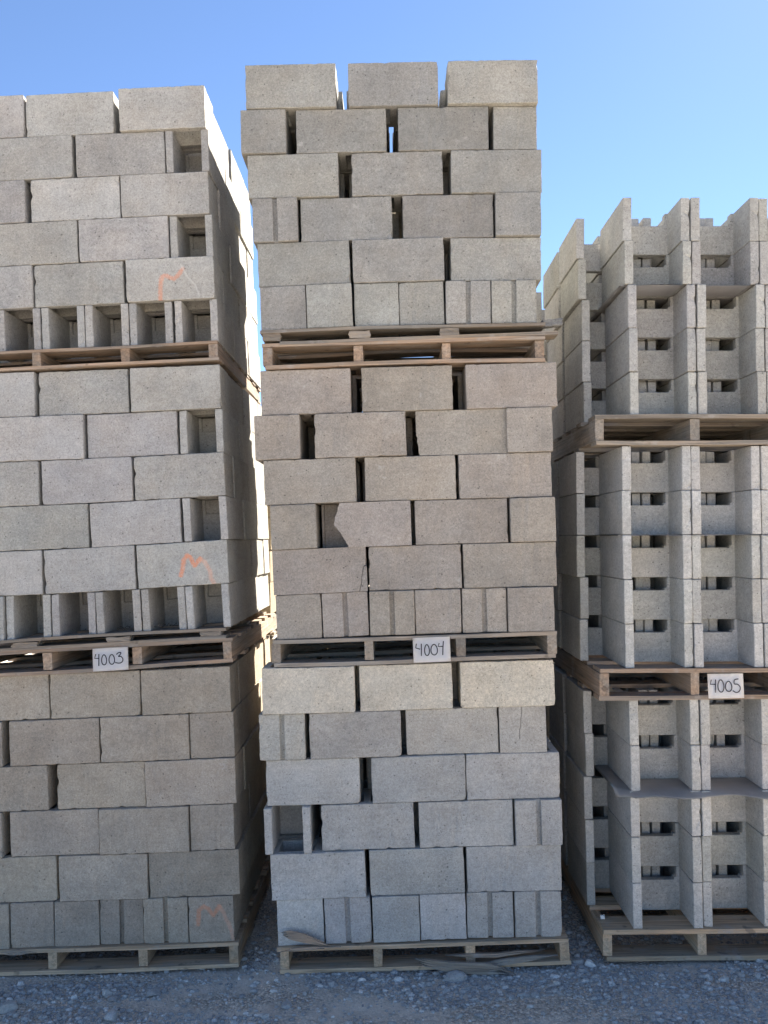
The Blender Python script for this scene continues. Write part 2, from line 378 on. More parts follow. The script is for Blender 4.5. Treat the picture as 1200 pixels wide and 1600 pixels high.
TIERS = {
 'c2': [
  [('S', -0.596, -0.2, 3.7437, 3.7431, 0.1956), ('S', -0.148, 0.246, 3.743, 3.7414, 0.194), ('S', 0.284, 0.677, 3.7408, 3.734, 0.1934)],
  [('P', -0.62, -0.422, 3.5477, 3.5484, 0.1955), ('S', -0.38, 0.016, 3.5485, 3.5489, 0.1941), ('S', 0.066, 0.461, 3.5488, 3.545, 0.193), ('P', 0.48, 0.671, 3.5446, 3.5414, 0.1926)],
  [('S', -0.594, -0.197, 3.3525, 3.3557, 0.1943), ('S', -0.141, 0.259, 3.3561, 3.3562, 0.1926), ('S', 0.291, 0.687, 3.3556, 3.3492, 0.192)],
  [('G', -0.574, -0.377, 3.1581, 3.1607, 0.1941), ('S', -0.367, 0.034, 3.1608, 3.1641, 0.1928), ('S', 0.077, 0.473, 3.1642, 3.1612, 0.1916), ('P', 0.48, 0.678, 3.1611, 3.158, 0.1913)],
  [('S', -0.555, -0.153, 2.9645, 2.9717, 0.1929), ('S', -0.143, 0.256, 2.9718, 2.9738, 0.1913), ('S', 0.281, 0.676, 2.9734, 2.9674, 0.1907)],
  [('P', -0.546, -0.347, 2.7714, 2.776, 0.1928), ('P', -0.346, -0.145, 2.776, 2.7806, 0.1918), ('P', -0.14, 0.055, 2.7807, 2.7821, 0.1909), ('P', 0.056, 0.251, 2.7822, 2.7836, 0.1904), ('G', 0.255, 0.451, 2.7836, 2.7807, 0.1901), ('G', 0.453, 0.649, 2.7807, 2.7779, 0.19)],
 ],
 'c1': [
  [('S', -0.553, -0.161, 2.404, 2.4076, 0.1956), ('S', -0.116, 0.278, 2.408, 2.4102, 0.1947), ('S', 0.335, 0.728, 2.4105, 2.4125, 0.1947)],
  [('P', -0.581, -0.384, 2.2081, 2.2106, 0.1954), ('S', -0.323, 0.073, 2.2114, 2.2151, 0.1944), ('X', 0.116, 0.506, 2.2153, 2.2174, 0.194), ('P', 0.506, 0.703, 2.2174, 2.2184, 0.194)],
  [('S', -0.544, -0.146, 2.0136, 2.0202, 0.1942), ('S', -0.11, 0.284, 2.0207, 2.0231, 0.1933), ('S', 0.295, 0.695, 2.0232, 2.0251, 0.1933)],
  [('P', -0.52, -0.318, 1.8198, 1.8239, 0.1939), ('B', -0.307, 0.086, 1.8241, 1.8294, 0.193), ('S', 0.102, 0.502, 1.8295, 1.8316, 0.1926), ('P', 0.51, 0.705, 1.8317, 1.8325, 0.1926)],
  [('C', -0.514, -0.106, 1.6264, 1.6362, 0.1928), ('S', -0.101, 0.299, 1.6363, 1.6389, 0.1919), ('S', 0.305, 0.706, 1.6389, 1.6406, 0.1919)],
  [('P', -0.501, -0.305, 1.4338, 1.4394, 0.1926), ('G', -0.302, -0.104, 1.4394, 1.445, 0.1917), ('G', -0.101, 0.093, 1.445, 1.4464, 0.1912), ('P', 0.093, 0.293, 1.4464, 1.4478, 0.1912), ('G', 0.296, 0.487, 1.4478, 1.4485, 0.1912), ('P', 0.488, 0.691, 1.4485, 1.4493, 0.1912)],
 ],
 'c0': [
  [('S', -0.567, -0.17, 1.1211, 1.1229, 0.1974), ('S', -0.15, 0.248, 1.123, 1.1288, 0.1963), ('S', 0.278, 0.684, 1.1293, 1.1323, 0.1965)],
  [('G', -0.584, -0.387, 0.9234, 0.9251, 0.1972), ('S', -0.369, 0.024, 0.9253, 0.9299, 0.1962), ('S', 0.044, 0.439, 0.9302, 0.9348, 0.1957), ('K', 0.442, 0.644, 0.9348, 0.9361, 0.1958)],
  [('S', -0.558, -0.156, 0.7267, 0.7321, 0.196), ('S', -0.107, 0.295, 0.7329, 0.7392, 0.1949), ('S', 0.295, 0.695, 0.7392, 0.7411, 0.195)],
  [('O', -0.566, -0.367, 0.5304, 0.5339, 0.1959), ('S', -0.325, 0.072, 0.5347, 0.5416, 0.1947), ('S', 0.09, 0.491, 0.5419, 0.5459, 0.1942), ('G', 0.496, 0.697, 0.5459, 0.5466, 0.1944)],
  [('S', -0.542, -0.139, 0.3353, 0.3444, 0.1946), ('S', -0.122, 0.28, 0.3447, 0.3518, 0.1935), ('S', 0.288, 0.69, 0.3519, 0.3527, 0.1936)],
  [('P', -0.519, -0.321, 0.1411, 0.1464, 0.1944), ('G', -0.317, -0.119, 0.1465, 0.1519, 0.1935), ('P', -0.114, 0.086, 0.152, 0.1557, 0.1929), ('P', 0.087, 0.282, 0.1557, 0.1593, 0.1927), ('G', 0.284, 0.482, 0.1593, 0.1595, 0.1927), ('G', 0.485, 0.685, 0.1595, 0.1596, 0.193)],
 ],
 'l2': [
  [('S', -2.019, -1.611, 3.6927, 3.7025, 0.1967), ('S', -1.607, -1.208, 3.7026, 3.7107, 0.1958), ('S', -1.181, -0.794, 3.7112, 3.7185, 0.1952)],
  [('O', -2.001, -1.804, 3.4967, 3.5019, 0.1962), ('S', -1.797, -1.395, 3.5021, 3.5126, 0.1955), ('S', -1.382, -0.979, 3.5128, 3.5204, 0.1948), ('O', -0.976, -0.782, 3.5205, 3.5245, 0.1944)],
  [('S', -2.01, -1.608, 3.3008, 3.3122, 0.1953), ('S', -1.586, -1.183, 3.3128, 3.3224, 0.1945), ('S', -1.179, -0.782, 3.3225, 3.331, 0.1938)],
  [('O', -1.984, -1.787, 3.1066, 3.1126, 0.1948), ('S', -1.778, -1.374, 3.1129, 3.1249, 0.1941), ('S', -1.369, -0.966, 3.125, 3.1338, 0.1934), ('O', -0.962, -0.769, 3.1339, 3.1383, 0.1931)],
  [('S', -1.98, -1.576, 2.9125, 2.9256, 0.1939), ('S', -1.574, -1.169, 2.9257, 2.9366, 0.1931), ('S', -1.158, -0.762, 2.9369, 2.9463, 0.1925)],
  [('O', -1.939, -1.743, 2.7203, 2.7271, 0.1933), ('O', -1.739, -1.544, 2.7272, 2.7339, 0.1929), ('O', -1.541, -1.347, 2.734, 2.7402, 0.1926), ('O', -1.345, -1.15, 2.7402, 2.7451, 0.1922), ('O', -1.148, -0.955, 2.7451, 2.7499, 0.1919), ('O', -0.944, -0.751, 2.7502, 2.7549, 0.1917)],
 ],
 'l1': [
  [('S', -1.982, -1.567, 2.4326, 2.438, 0.2002), ('S', -1.562, -1.155, 2.4381, 2.4452, 0.1992), ('S', -1.148, -0.74, 2.4454, 2.454, 0.197)],
  [('O', -1.967, -1.768, 2.2331, 2.2359, 0.1996), ('S', -1.76, -1.352, 2.236, 2.2423, 0.1991), ('S', -1.346, -0.934, 2.2425, 2.2536, 0.1975), ('O', -0.93, -0.735, 2.2537, 2.2591, 0.1957)],
  [('S', -1.962, -1.552, 2.0342, 2.0405, 0.1988), ('S', -1.547, -1.137, 2.0405, 2.0512, 0.1977), ('S', -1.135, -0.725, 2.0513, 2.0651, 0.1956)],
  [('O', -1.948, -1.746, 1.8361, 1.8395, 0.1982), ('S', -1.742, -1.337, 1.8395, 1.8475, 0.1977), ('S', -1.333, -0.92, 1.8476, 1.8636, 0.1961), ('O', -0.914, -0.718, 1.8638, 1.8717, 0.1943)],
  [('S', -1.952, -1.542, 1.6385, 1.6457, 0.1973), ('S', -1.537, -1.128, 1.6458, 1.66, 0.1963), ('S', -1.124, -0.715, 1.6602, 1.6788, 0.1943)],
  [('O', -1.913, -1.715, 1.4424, 1.4461, 0.1967), ('O', -1.712, -1.511, 1.4462, 1.4499, 0.1965), ('O', -1.505, -1.31, 1.4501, 1.4563, 0.1961), ('O', -1.307, -1.107, 1.4565, 1.4662, 0.1953), ('O', -1.104, -0.909, 1.4664, 1.4764, 0.1942), ('O', -0.907, -0.713, 1.4765, 1.4866, 0.1931)],
 ],
 'l0': [
  [('S', -1.925, -1.522, 1.0854, 1.0971, 0.1987), ('S', -1.519, -1.12, 1.0972, 1.1044, 0.1993), ('S', -1.113, -0.719, 1.1045, 1.1154, 0.1998)],
  [('P', -1.936, -1.742, 0.8876, 0.8928, 0.1977), ('S', -2.11, -1.731, 0.8829, 0.8932, 0.1975), ('S', -1.698, -1.3, 0.894, 0.9034, 0.1983), ('S', -1.297, -0.906, 0.9034, 0.9108, 0.1989), ('P', -0.904, -0.709, 0.9109, 0.9163, 0.1993)],
  [('S', -1.932, -1.529, 0.691, 0.701, 0.1972), ('S', -1.491, -1.101, 0.7019, 0.708, 0.1979), ('S', -1.1, -0.702, 0.708, 0.7179, 0.1984)],
  [('P', -1.938, -1.745, 0.4948, 0.4992, 0.1963), ('S', -2.111, -1.734, 0.4909, 0.4994, 0.1961), ('S', -1.698, -1.304, 0.5002, 0.5082, 0.1969), ('S', -1.302, -0.91, 0.5082, 0.5149, 0.1974), ('P', -0.906, -0.713, 0.515, 0.5198, 0.1978)],
  [('S', -1.887, -1.493, 0.3005, 0.3085, 0.1959), ('S', -1.482, -1.093, 0.3088, 0.3143, 0.1965), ('S', -1.089, -0.693, 0.3143, 0.323, 0.1969)],
  [('P', -1.893, -1.701, 0.1057, 0.1092, 0.195), ('P', -1.698, -1.506, 0.1092, 0.1127, 0.1954), ('P', -1.505, -1.309, 0.1127, 0.1157, 0.1957), ('G', -1.308, -1.116, 0.1158, 0.1181, 0.1959), ('G', -1.116, -0.92, 0.1181, 0.1218, 0.196), ('P', -0.917, -0.719, 0.1218, 0.126, 0.1963)],
 ],
 'r2': [
  [('W', 1.04, 1.333, 3.1416, 3.1331, 0.1932), ('W', 1.337, 1.633, 3.133, 3.1245, 0.1925), ('W', 1.634, 1.927, 3.1244, 3.116, 0.1919)],
  [('W', 1.041, 1.333, 2.9485, 2.9407, 0.1925), ('W', 1.337, 1.629, 2.9406, 2.9328, 0.1919), ('W', 1.631, 1.924, 2.9328, 2.925, 0.1912)],
  [('W', 1.05, 1.345, 2.7559, 2.7487, 0.1919), ('W', 1.35, 1.644, 2.7486, 2.7414, 0.1912), ('W', 1.649, 1.942, 2.7413, 2.7341, 0.1905)],
  [('W', 1.049, 1.34, 2.5643, 2.5578, 0.1912), ('W', 1.345, 1.639, 2.5577, 2.5511, 0.1905), ('W', 1.643, 1.936, 2.551, 2.5445, 0.1899)],
  [('W', 1.048, 1.34, 2.3733, 2.3674, 0.1906), ('W', 1.344, 1.64, 2.3673, 2.3614, 0.1899), ('W', 1.643, 1.935, 2.3613, 2.3555, 0.1892)],
 ],
 'r1': [
  [('W', 1.003, 1.303, 2.0476, 2.0417, 0.1935), ('W', 1.304, 1.603, 2.0417, 2.0359, 0.193), ('W', 1.605, 1.901, 2.0358, 2.03, 0.1925)],
  [('W', 0.997, 1.297, 1.8545, 1.8491, 0.1929), ('W', 1.299, 1.596, 1.8491, 1.8438, 0.1924), ('W', 1.598, 1.893, 1.8437, 1.8384, 0.1919)],
  [('W', 0.994, 1.292, 1.662, 1.6572, 0.1922), ('W', 1.295, 1.591, 1.6571, 1.6523, 0.1917), ('W', 1.592, 1.888, 1.6523, 1.6474, 0.1912)],
  [('W', 0.994, 1.289, 1.4702, 1.4659, 0.1915), ('W', 1.29, 1.587, 1.4658, 1.4615, 0.191), ('W', 1.589, 1.885, 1.4614, 1.4571, 0.1905)],
  [('W', 0.996, 1.289, 1.279, 1.2752, 0.1908), ('W', 1.293, 1.588, 1.2751, 1.2712, 0.1903), ('W', 1.592, 1.886, 1.2712, 1.2673, 0.1899)],
 ],
 'r0': [
  [('W', 1.001, 1.303, 0.9501, 0.9477, 0.195), ('W', 1.305, 1.605, 0.9476, 0.9452, 0.1949), ('W', 1.607, 1.907, 0.9452, 0.9428, 0.1949)],
  [('W', 1.003, 1.302, 0.7557, 0.7534, 0.1943), ('W', 1.305, 1.604, 0.7533, 0.751, 0.1942), ('W', 1.606, 1.904, 0.751, 0.7486, 0.1942)],
  [('W', 0.995, 1.297, 0.5621, 0.5598, 0.1936), ('W', 1.3, 1.598, 0.5598, 0.5575, 0.1935), ('W', 1.6, 1.898, 0.5575, 0.5552, 0.1935)],
  [('W', 0.994, 1.293, 0.3692, 0.3669, 0.1929), ('W', 1.297, 1.595, 0.3669, 0.3647, 0.1928), ('W', 1.598, 1.896, 0.3646, 0.3624, 0.1928)],
  [('W', 0.993, 1.29, 0.1769, 0.1747, 0.1922), ('W', 1.295, 1.592, 0.1747, 0.1725, 0.1921), ('W', 1.596, 1.893, 0.1725, 0.1703, 0.1921)],
 ],
}
PAL = {
 'c0': {'s': [-0.491, -0.098, 0.297, 0.692], 'x': (-0.514, 0.716), 'top': ((-0.513, 0.1413), (0.683, 0.1596))},
 'c1': {'s': [-0.495, -0.106, 0.287, 0.68], 'x': (-0.522, 0.7), 'top': ((-0.503, 1.4338), (0.686, 1.4493))},
 'c2': {'s': [-0.515, -0.129, 0.254, 0.657], 'x': (-0.536, 0.683), 'top': ((-0.539, 2.7716), (0.644, 2.7779))},
 'l0': {'s': [-1.904, -1.512, -1.121, -0.72], 'x': (-1.925, -0.7), 'top': ((-1.745, 0.1084), (-0.72, 0.126))},
 'l1': {'s': [-1.934, -1.529, -1.125, -0.723], 'x': (-1.957, -0.7), 'top': ((-1.737, 1.4457), (-0.715, 1.4866))},
 'l2': {'s': [-1.955, -1.561, -1.166, -0.777], 'x': (-1.977, -0.752), 'top': ((-1.729, 2.7276), (-0.75, 2.755))},
 'r2': {'s': [0.911, 1.319, 1.725, 2.131], 'x': (0.89, 2.152), 'top': ((1.045, 2.3733), (1.636, 2.3614))},
 'r1': {'s': [0.894, 1.289, 1.683, 2.077], 'x': (0.875, 2.096), 'top': ((0.994, 1.279), (1.584, 1.2712))},
 'r0': {'s': [0.881, 1.281, 1.68, 2.079], 'x': (0.863, 2.098), 'top': ((0.992, 0.1769), (1.591, 0.1725))},
}

# base colours of each pallet load (linear albedo)
TONE = {'c2': (.320, .315, .292), 'c1': (.345, .312, .272), 'c0': (.435, .42, .39), 'l2': (.378, .370, .352), 'l1': (.395, .385, .362),
        'l0': (.385, .335, .272), 'r2': (.40, .398, .382), 'r1': (.43, .427, .408), 'r0': (.46, .445, .415)}
TNAME = {'c2': 'pale grey', 'c1': 'brownish grey', 'c0': 'bluish grey', 'l2': 'light grey', 'l1': 'light grey', 'l0': 'dark grey',
         'r2': 'pale grey', 'r1': 'pale grey', 'r0': 'grey'}
SNAME = {'c': 'centre', 'l': 'left', 'r': 'right'}
PNAME = {'2': 'top', '1': 'middle', '0': 'bottom'}
ORD = ['first', 'second', 'third', 'fourth', 'fifth', 'sixth', 'seventh']
YF = {'c': 3.58, 'l': 3.67, 'r': 3.61}
KIND = {'S': 'long block', 'P': 'block end-on', 'G': 'groove-ended block', 'O': 'open-ended block', 'W': 'open-ended block',
        'B': 'block with left face broken away', 'C': 'block with cracked right corner', 'X': 'block with chipped left edge',
        'K': 'hairline-cracked block end'}
HIDDEN = set()
for a_, b_ in [[28,30],[36,38],[42,43],[55,56],[61,62],[63,64],[68,69],[91,92],[93,94],[96,97],[117,118],[122,123],[135,136],[148,149],[173,174],[183,184],[185,186],[189,196],[208,209],[220,222],[227,228],[234,235],[245,246],[256,257],[261,263],[269,270],[271,272],[274,279],[282,283],[284,287],[288,289],[290,292],[298,299],[300,301],[304,308],[311,316],[317,318],[319,321],[328,329],[330,331],[336,340],[341,346],[347,349],[354,355],[356,357],[358,359],[360,362],[366,369],[371,372],[373,375],[382,383],[387,388],[392,395],[397,398],[399,401],[408,409],[410,411],[416,418],[419,420],[421,426],[427,429],[434,435],[436,437],[438,442],[446,450],[451,452],[453,455],[460,461],[462,463],[464,468],[477,478],[479,481],[508,509],[520,526],[530,532],[534,536],[537,543],[551,553],[554,560],[568,570],[571,574],[575,577],[588,591],[592,594],[605,608],[609,611],[622,625],[626,628],[639,642],[643,645],[656,659],[660,662],[670,672],[673,676],[677,679],[687,689],[690,693],[694,696],[704,706],[707,710],[711,713],[722,723],[724,730],[741,743],[744,747],[756,757],[762,763],[846,847],[852,855],[864,867],[870,872],[874,882],[884,888],[890,892],[894,899],[900,902],[904,907],[910,912]]: HIDDEN.update(range(a_, b_))      # blocks deep inside or behind the stacks, seen from nowhere near the camera
BLOCKS = []
jr = random.Random(11)
def q_alt(y): return int(round(y / .2005)) % 2 == 1
def cname(i, n): return 'top' if i == 0 else ('bottom' if i == n - 1 else ORD[i])
def put(kind, x, yfront, z, tilt, h, col, label, group, yaw=None, sx=1.0, mat=None):
    me = jr.choice(MESH[kind])
    if mat:
        me = me.copy(); me.materials.clear(); me.materials.append(mat)
    o = bpy.data.objects.new('open_ended_block' if kind == 'W' else 'concrete_block', me); COL.objects.link(o); BLOCKS.append(o)
    dep = WB if kind in 'SBCX' else (.397 if kind == 'W' else LB)
    hb = .192 if kind == 'W' else HB
    yaw = jr.gauss(0, .0035) if yaw is None else yaw
    o.matrix_world = Matrix.Translation((x, yfront + dep / 2, z)) @ Matrix.Rotation(yaw, 4, 'Z') @ Matrix.Rotation(-tilt, 4, 'Y') @ Matrix.Diagonal((sx, 1, (h - .0012) / hb, 1))
    f = 1 + jr.gauss(0, .04)
    o.color = (col[0] * f, col[1] * f * (1 + jr.gauss(0, .006)), col[2] * f * (1 + jr.gauss(0, .012)), 1)
    props(o, label=label, category='wide block' if kind == 'W' else 'concrete block', group=group)
    return o

def tier_blocks(key):
    rows = TIERS[key]; st = key[0]; n = len(rows); y0 = YF[st]; tone = TONE[key]; tn = TNAME[key]
    stack = '%s stack' % SNAME[st]; pallet = '%s pallet' % PNAME[key[1]]
    grp = 'concrete blocks on the %s of the %s' % (pallet, stack)
    for i, row in enumerate(rows):
        cn = cname(i, n)
        mids = [((b[1] + b[2]) / 2, (b[3] + b[4]) / 2) for b in row]
        hh = sum(b[5] for b in row) / len(row)
        xl, xr = row[0][1], row[-1][2]
        slope = (mids[-1][1] - mids[0][1]) / (mids[-1][0] - mids[0][0])
        def zat(x):
            for (xa, za), (xb, zb) in zip(mids[:-1], mids[1:]):
                if x <= xb: return za + (zb - za) * (x - xa) / (xb - xa)
            return zb + slope * (x - xb)
        col = tone
        if key == 'c0' and i == 0: col = (.62, .56, .46)
        if key == 'c0' and i == 1: col = (.42, .395, .355)
        if key == 'c2' and i in (1, 3): col = (.285, .280, .262)
        tname = tn if not (key == 'c0' and i == 0) else 'pale buff'
        if key == 'c0' and i == 1: tname = 'mid grey'
        for j, b in enumerate(row):
            k = b[0]
            wd = b[2] - b[1]; x = (b[1] + b[2]) / 2
            if st == 'l': pos = ORD[len(row) - 1 - j] + ' from right'
            elif st == 'r': pos = ORD[j] + ' from left, front row'
            else: pos = ORD[j] + ' from left'
            lab = '%s %s, %s, %s course, %s, %s' % (tname, KIND[k], pos, cn, pallet, stack)
            if k in 'BCX': lab = '%s %s, %s course, %s, %s' % (tname, KIND[k], cn, pallet, stack)
            mat = None
            if key == 'l2' and i == 4 and j == 2: mat = MAT['m1']; lab = 'light grey block sprayed with faded broken orange M, fifth course, top pallet, left stack'
            if key == 'l1' and i == 4 and j == 2: mat = MAT['m2']; lab = 'light grey block sprayed with bright orange M, fifth course, middle pallet, left stack'
            if key == 'l0' and i == 5 and j == 5: mat = MAT['m3']; lab = 'dark grey block end sprayed with pinkish M, bottom course, bottom pallet, left stack'
            base = {'S': LB, 'B': LB, 'C': LB, 'X': LB, 'W': .293}.get(k, WB)
            sx = min(1.02, max(.97, (wd - .0005) / base))
            dy = jr.gauss(0, .005)
            if st == 'c' and k in 'PGO' and i in (1, 3): dy -= .008
            if key == 'c2' and i == 0: dy -= .018
            if key == 'c0' and i == 0: dy -= .012
            put(k, x, y0 + dy, (b[3] + b[4]) / 2, math.atan2(b[4] - b[3], wd), b[5], col, lab, grp, sx=sx, mat=mat, yaw=(0.0 if wd < .2 else None) if cn == 'bottom' else None)
        # ---- the rows behind
        hid = lambda j, d: '%s block, %s from left, %s row back, %s course, %s, %s' % (tname, ORD[j], ORD[d], cn, pallet, stack)
        tl = math.atan(slope)
        if st == 'r':
            for rr in range(1, 5):
                odd = rr % 2
                xs = [(b[1] + b[2]) / 2 for b in row]
                if odd: xs = [x - .1475 for x in xs] + [xs[-1] + .148]
                for j, x in enumerate(xs):
                    x += jr.gauss(0, .0025) + (.012 if (key == 'r1' and rr == 1 and i == 3 and j == 0) else 0)
                    if rr == 1 and j == 0: lab = '%s wide block set back at left edge, %s course, %s, %s' % (tname, cn, pallet, stack)
                    elif rr == 1: lab = '%s block behind the slots, %s from left, %s course, %s, %s' % (tname, ORD[j], cn, pallet, stack)
                    elif rr == 3 and j == 0: lab = '%s wide block far back on left side, %s course, %s, %s' % (tname, cn, pallet, stack)
                    else: lab = hid(j, rr)
                    put('W', x, y0 + rr * .23 + jr.gauss(0, .003), zat(x), tl, hh, col, lab, grp)
            continue
        # which courses start with three stretchers, which with end headers
        front = ''.join('S' if b[0] in 'SBCX' else 'H' for b in row)
        shift = .045 if (key == 'c0' and i == 1) else (.025 if (key == 'c0' and i == 0) else 0.0)
        side = '%s block, %s back along right side, %s course, %s, %s'
        def hrow(yo, depth_idx):
            for j in range(6):
                x = xl + WB / 2 + (xr - xl - WB) * j / 5 + jr.gauss(0, .002) + shift
                if j == 5: x = xr - WB / 2 + jr.gauss(0, .004) + shift
                if j == 0: x = xl + WB / 2 + jr.gauss(0, .004) + shift
                lab = side % (tname, ORD[depth_idx], cn, pallet, stack) if (j == 5 and st == 'l') else hid(j, depth_idx)
                if 0 < j < 5 and i not in (0,) and (depth_idx == 2 or cn == 'bottom'): continue      # nothing of the core shows
                put('P', x, y0 + yo, zat(x), tl, hh, col, lab, grp)
        def srow(yo, depth_idx, n3=True):
            fr_ = [b for b in row if b[0] in 'SBCX']
            for j, b in enumerate(fr_):
                x = (b[1] + b[2]) / 2 + (0 if (key == 'c2' and i == 1) else ((.035 if yo < .3 else -.03) if not n3 else jr.gauss(0, .012)))
                if j == len(fr_) - 1 and n3: x = xr - LB / 2
                if j == 0 and n3: x = xl + LB / 2
                x += shift if n3 else 0
                lab = side % (tname, ORD[depth_idx], cn, pallet, stack) if (j == len(fr_) - 1 and st == 'l' and n3) else hid(j + (0 if n3 else 1), depth_idx)
                if not n3 and 1 < depth_idx < 5 and not (key == 'c2' and i == 1): continue
                put('S', x, y0 + yo, zat(x), tl, hh, col, lab, grp)
        if front[0] == 'S' and set(front) == {'S'}:
            hrow(.204, 1); hrow(.605, 2); srow(1.006, 3)
        elif set(front) == {'H'}:
            hrow(.401, 1); hrow(.801, 2)
        else:
            heads = [b for b in row if b[0] not in 'SBCX']
            for d in (1, 2):
                for e, b in enumerate(heads):
                    right_end = (b is row[-1])
                    x = (b[1] + b[2]) / 2 + (shift if right_end else 0) + jr.gauss(0, .004)
                    if key[0] == 'c' and e == 0: x += .02
                    lab = side % (tname, ORD[d], cn, pallet, stack) if (right_end and st == 'l') else hid(len(row) - 1 if right_end else 0, d)
                    put('P', x, y0 + .401 * d, zat(x), tl, hh, col, lab, grp)
            for q in range(1, 6): srow(.2005 * q, q, False)

for key in ('c0', 'c1', 'c2', 'l0', 'l1', 'l2', 'r0', 'r1', 'r2'):
    tier_blocks(key)

# ------------------------------------------------------------------ pallets
pr = random.Random(23)
def board_mesh(L_, W_, T_, seed, bow=.003, name='board', mat=None, ragged=.012):
    rnd = random.Random(seed); bm = bmesh.new(); n = 10; rings = []
    ph = rnd.uniform(0, 6); b1 = rnd.uniform(-bow, bow); b2 = rnd.uniform(-bow, bow) * .6
    for i in range(n + 1):
        t = i / n; x = -L_ / 2 + L_ * t
        if i in (0, n): x += rnd.uniform(-ragged, ragged) * .5
        z = b1 * math.sin(math.pi * t) + b2 * math.sin(2 * math.pi * t + ph)
        a = [(-W_/2, -T_/2), (W_/2, -T_/2), (W_/2, T_/2), (-W_/2, T_/2)]
        rings.append([bm.verts.new((x + rnd.uniform(-.001, .001), y + rnd.uniform(-.0012, .0012), z + zz + rnd.uniform(-.0008, .0008))) for y, zz in a])
    for r0, r1 in zip(rings[:-1], rings[1:]):
        for i in range(4): bm.faces.new([r0[i], r0[(i + 1) % 4], r1[(i + 1) % 4], r1[i]])
    bm.faces.new(list(reversed(rings[0]))); bm.faces.new(rings[-1])
    bmesh.ops.recalc_face_normals(bm, faces=bm.faces[:])
    return bm_mesh(name, bm, mat or MAT['wood'])

def pallet(label, xl, xr, za, zb, H, yf, depth, strs, mat, boards=7, bottoms=5, seed=0, name='wooden_pallet', strw=.038, T=.016, bow=.0045, cat='pallet', group='wooden pallets under the blocks', bottom_ok=True):
    """za, zb: height of the pallet's TOP at xl and xr"""
    rnd = random.Random(seed)
    cx = (xl + xr) / 2; tl = math.atan2(zb - za, xr - xl); zt = (za + zb) / 2
    root = bpy.data.objects.new(name, None); COL.objects.link(root)
    root.location = (cx, yf + depth / 2, zt - H); root.rotation_euler = (0, -tl, 0)
    props(root, label=label, category=cat, group=group)
    W_ = xr - xl
    widths = [.092 + rnd.uniform(-.01, .014) for _ in range(boards)]; widths[0] = .13
    gap = (depth - sum(widths)) / (boards - 1); y = -depth / 2
    for i, bw in enumerate(widths):
        o = link('deck_board', board_mesh(W_ * (1 + rnd.uniform(-.008, .004)), bw, T, seed * 50 + i, bow if i else bow * .6, 'deck_board', mat), root)
        o.location = (rnd.uniform(-.004, .004), y + bw / 2, H - T / 2); y += bw + gap
    if bottoms:
        wb = [.1] * bottoms; gap = (depth - sum(wb)) / (bottoms - 1); y = -depth / 2
        for i, bw in enumerate(wb):
            o = link('bottom_board', board_mesh(W_ * (1 + rnd.uniform(-.01, .0)), bw, T, seed * 50 + 20 + i, bow, 'bottom_board', mat), root)
            o.location = (rnd.uniform(-.005, .005), y + bw / 2, T / 2); y += bw + gap
    for i, sx in enumerate(strs):
        h = H - T * (2 if bottoms else 1) - .001
        o = link('stringer', board_mesh(depth - .01, strw * rnd.uniform(.95, 1.08), h, seed * 50 + 40 + i, .001, 'stringer', mat), root)
        o.rotation_euler = (0, 0, R(90) + rnd.gauss(0, .004)); o.location = (sx - cx, rnd.uniform(-.002, .002), (T if bottoms else 0) + h / 2 + .0005)
    return root
def ptop(key, x):
    (xa, za), (xb, zb) = PAL[key]['top']; return za + (zb - za) * (x - xa) / (xb - xa)
def std_pallet(key, H, depth, mat, label, seed, drop=0.0, **k):
    p = PAL[key]; xl, xr = p['x']
    return pallet(label, xl, xr, ptop(key, xl) - drop, ptop(key, xr) - drop, H, YF[key[0]] - .012, depth, p['s'], mat, seed=seed, **k)
std_pallet('c0', .108, 1.22, MAT['palewood'], 'pale tan wooden pallet on the gravel under the centre stack', 1)
std_pallet('c1', .112, 1.22, MAT['wood'], 'wooden pallet behind the 4004 sign in the centre stack', 2)
std_pallet('c2', .110, 1.22, MAT['newwood'], 'reddish wooden pallet under the top load of the centre stack', 3, drop=.060, bow=.008)
std_pallet('l0', .108, 1.22, MAT['palewood'], 'dusty wooden pallet on the gravel under the left stack', 4)
std_pallet('l1', .108, 1.22, MAT['newwood'], 'wooden pallet behind the 4003 sign in the left stack', 5, drop=.048, bow=.005)
std_pallet('l2', .088, 1.22, MAT['newwood'], 'wooden pallet under the top load of the left stack', 6, bottoms=3, T=.013)
std_pallet('r0', .132, 1.30, MAT['palewood'], 'pale wooden pallet on the gravel under the right stack', 7, T=.02, bow=.002)
std_pallet('r1', .134, 1.30, MAT['newwood'], 'pale wooden pallet behind the 4005 sign in the right stack', 8, T=.018, bow=.002)
std_pallet('r2', .130, 1.30, MAT['wood'], 'weathered pallet under the top load of the right stack, seen from below', 9, T=.018, bow=.003)

